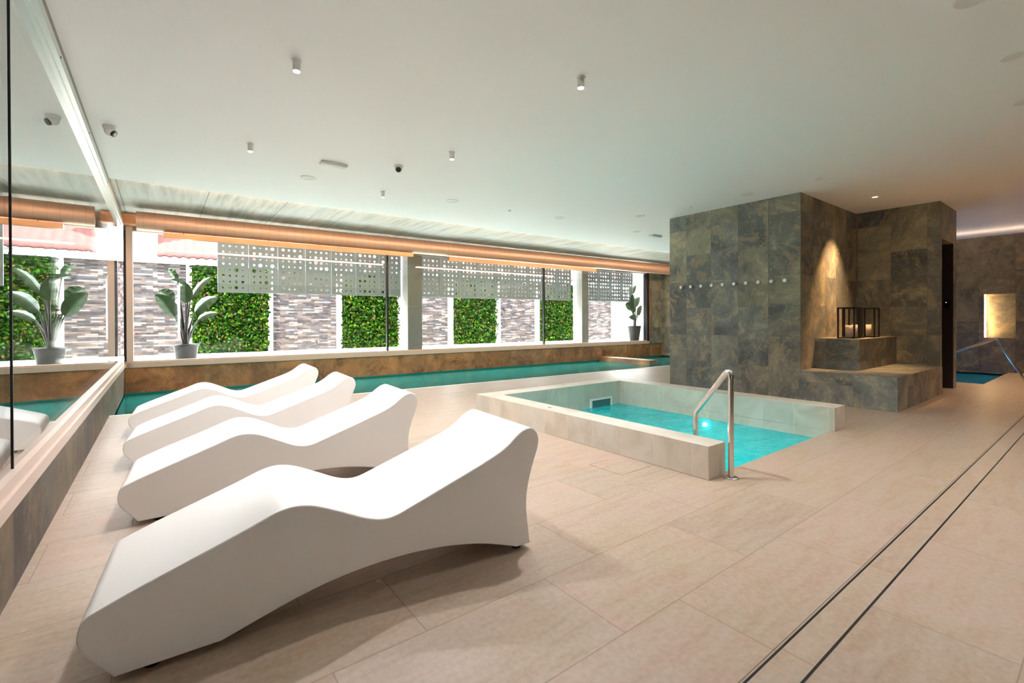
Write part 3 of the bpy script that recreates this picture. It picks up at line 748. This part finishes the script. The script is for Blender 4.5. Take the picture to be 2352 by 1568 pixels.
L1 = [((-.19,.05,.93),(-.52,.0,1.40),.15,.05,(.8,-.4,.75)),((-.22,.12,1.20),(-.46,.2,1.50),.13,.06,(.7,-.5,.6)),((.0,-.05,1.22),(.0,-.1,1.66),.12,.02,(1,-.2,0)),
      ((.06,.15,1.50),(-.27,.2,1.72),.09,.06,(.1,-.8,.8)),((.08,.0,1.30),(.47,.0,1.82),.085,.08,(.7,-.5,-.5)),((.16,.1,1.02),(.58,.1,1.38),.14,.08,(.6,-.5,-.6)),
      ((-.14,.2,1.70),(-.30,.2,1.96),.07,.03,(.8,-.5,.4)),((.22,.2,.86),(.6,.25,1.03),.09,.05,(.3,-.5,-.7)),((-.10,-.1,.75),(-.16,-.12,.98),.05,.0,(1,0,0))]
potted(W(.435,.6,.43), .225, .175, .35, L1, 'wide grey tub with large leaved plant at the left glass corner', .3)
L2 = [((.0,.0,1.1),(-.10,.0,1.85),.16,.0,(1,-.3,.1)),((.12,.05,1.35),(.40,.05,1.75),.12,.05,(.7,-.5,-.5)),((-.15,.0,1.2),(-.48,.0,1.5),.13,.05,(.7,-.5,.6)),
      ((.02,.1,1.85),(.24,.1,2.2),.08,.03,(.8,-.5,-.3)),((.16,-.05,1.0),(.38,-.05,1.42),.10,.04,(.7,-.5,-.5)),((-.12,-.1,.85),(-.45,-.1,.95),.09,.05,(.2,-.5,.8)),
      ((-.02,.1,1.75),(-.20,.1,2.1),.09,.0,(1,-.5,.2)),((.1,.1,.9),(.32,.1,1.05),.07,.02,(.3,-.6,-.5))]
potted(W(14.55,.42,.43), .255, .17, .62, L2, 'tall tapered grey pot with leafy plant at the right end of the windows', .3)

# --------------------------------------------------------------- space beyond the side glass
m = MB(); m.box(-7.2, XL-.22, YB, 11.7, -.1, .0); struct(m.build('floor_beyond', M['post']))
m = MB(); m.box(-7.4, -7.2, YB, 11.9, -.1, 3.4); m.box(-7.2, XL-.24, YB-.2, YB, -.1, 3.4); m.box(-7.2, XL-.24, 11.7, 11.9, -.1, 3.4); struct(m.build('wall_beyond', plain('beyond_wall', srgb(120,134,126), .7)))
m = MB(); m.box(-7.4, XL-.0, YB-.2, 11.9, 3.42, 3.6); struct(m.build('ceiling_beyond', plain('beyond_ceiling', srgb(170,182,176), .7)))

# --------------------------------------------------------------- lights
def lamp(kind, loc, energy, col, rot=(0,0,0), name='lamp', parent=None, **kw):
    L = bpy.data.lights.new(name, kind); L.energy = energy; L.color = col
    for k, v in kw.items(): setattr(L, k, v)
    o = bpy.data.objects.new(name, L); C.objects.link(o); o.location = loc; o.rotation_euler = rot
    return o
WARM = (1, .84, .68)
for x, y in ((.837,3.812),(2.755,2.695),(.812,5.908),(2.747,4.789),(2.73,6.884)):
    lamp('SPOT', (x, y, HC-.10), 95, (1,.96,.97), name='spot_lamp', spot_size=math.radians(150), spot_blend=.9, shadow_soft_size=.06)
lamp('SPOT', (9.249,2.454,HC-.02), 330, (1,.56,.24), rot=(math.radians(14),0,0), name='bench_lamp', spot_size=math.radians(66), spot_blend=1.0, shadow_soft_size=.03)
for x, y, e_ in ((13.6,.9,100),(11.0,-1.2,200)):
    lamp('SPOT', (x, y, HC-.05), e_, (1,.66,.40), name='right_lamp', spot_size=math.radians(120), spot_blend=.9, shadow_soft_size=.05)
for x, y in ((5.161,.522),(4.033,.58),(6.33,.565)):  # added fill at the unlit fittings, brightens the right floor and ceiling
    lamp('SPOT', (x, y, HC-.02), 55, (1,.93,.87), name='fitting_fill', spot_size=math.radians(140), spot_blend=.9, shadow_soft_size=.05)
# added floating uplight without a fixture, for the warm glow on the ceiling
lamp('AREA', (XR-1.0, 2.5, 2.85), 7, (1,.72,.52), rot=(PI,0,0), name='ceiling_glow_fill', shape='RECTANGLE', size=.1, size_y=6)
lamp('AREA', (XR+.06, 2.03, 1.33), 5, (1,.66,.30), rot=(math.radians(90),0,PI), name='niche_lamp', shape='RECTANGLE', size=.06, size_y=1.0)
# warm strips washing the duct and dado
for x0, x1 in ((.05,4.86),(5.82,11.0)):
    x = (x0+x1)/2; p = W(x, -.93, 2.82)
    lamp('AREA', p, 16, (1,.60,.34), rot=(math.radians(40),0,-.04), name='strip_lamp', shape='RECTANGLE', size=x1-x0, size_y=.05)

for x0, x1 in ((-.3, 7.4), (7.6, 15.3)):   # warm cove strip hidden behind the edge of the white ceiling
    x = (x0+x1)/2
    lamp('AREA', (x, EY(x)+.05, 3.265), 44, (1,.62,.38), rot=(math.radians(70), 0, -.031), name='edge_cove_lamp', shape='RECTANGLE', size=x1-x0, size_y=.03)
# underwater lamps, plus unseen ones without fittings
lamp('SPOT', (SX1-.06, 3.5, -.22), 95, (.9,1,1), rot=(0, math.radians(85), math.radians(12)), name='spa_lamp', spot_size=math.radians(110), spot_blend=.8, shadow_soft_size=.05)
lamp('SPOT', (4.9, 3.2, -.13), 12, (.8,1,1), name='spa_fill', spot_size=math.radians(165), spot_blend=.3, shadow_soft_size=.1)  # added downward fill under the surface, brightens the turquoise water
for x in (2.0, 6.0, 10.0, 14.0):
    lamp('POINT', (x, PY(x)+.8, -.6), 26, (.75,1,.98), name='pool_lamp', shadow_soft_size=.08)  # unseen lamps with no fittings, brightening the teal water
lamp('POINT', (13.6, 3.2, -.45), 20, (.2,.6,1), name='blue_pool_lamp', shadow_soft_size=.1)
# sun and sky
lamp('SUN', (0, -5, 12), 34.0, (1,.96,.91), rot=(math.radians(37), 0, math.radians(-62)), name='sun', angle=math.radians(.5))
w = bpy.data.worlds.new('world'); bpy.context.scene.world = w; w.use_nodes = True
bg = w.node_tree.nodes['Background']; bg.inputs[0].default_value = (.96,.95,1,1); bg.inputs[1].default_value = 14

# --------------------------------------------------------------- camera
f, pitch, roll, yaw, cy = 1066.54, .0049503, -.0034438, .6478968, 742.075
F = Vector((math.sin(yaw)*math.cos(pitch), math.cos(yaw)*math.cos(pitch), -math.sin(pitch)))
R = Vector((math.cos(yaw), -math.sin(yaw), 0)); U = R.cross(F)
R2 = R*math.cos(roll)+U*math.sin(roll); U2 = -R*math.sin(roll)+U*math.cos(roll)
cam = bpy.data.cameras.new('camera'); co = bpy.data.objects.new('camera', cam); C.objects.link(co)
mw = Matrix((R2, U2, -F)).transposed().to_4x4(); mw.translation = Vector((0, 0, 1.25)); co.matrix_world = mw
cam.sensor_width = 36; cam.lens = f/2352*36; cam.shift_y = -(784-cy)/2352; cam.clip_start = .05
sc = bpy.context.scene; sc.camera = co
vs_ = sc.view_settings; vs_.view_transform = 'Standard'; vs_.look = 'None'; vs_.gamma = 1; vs_.use_curve_mapping = False; vs_.exposure = 1.17
sc.cycles.max_bounces = 10; sc.cycles.transparent_max_bounces = 16; sc.cycles.diffuse_bounces = 6; sc.cycles.glossy_bounces = 6
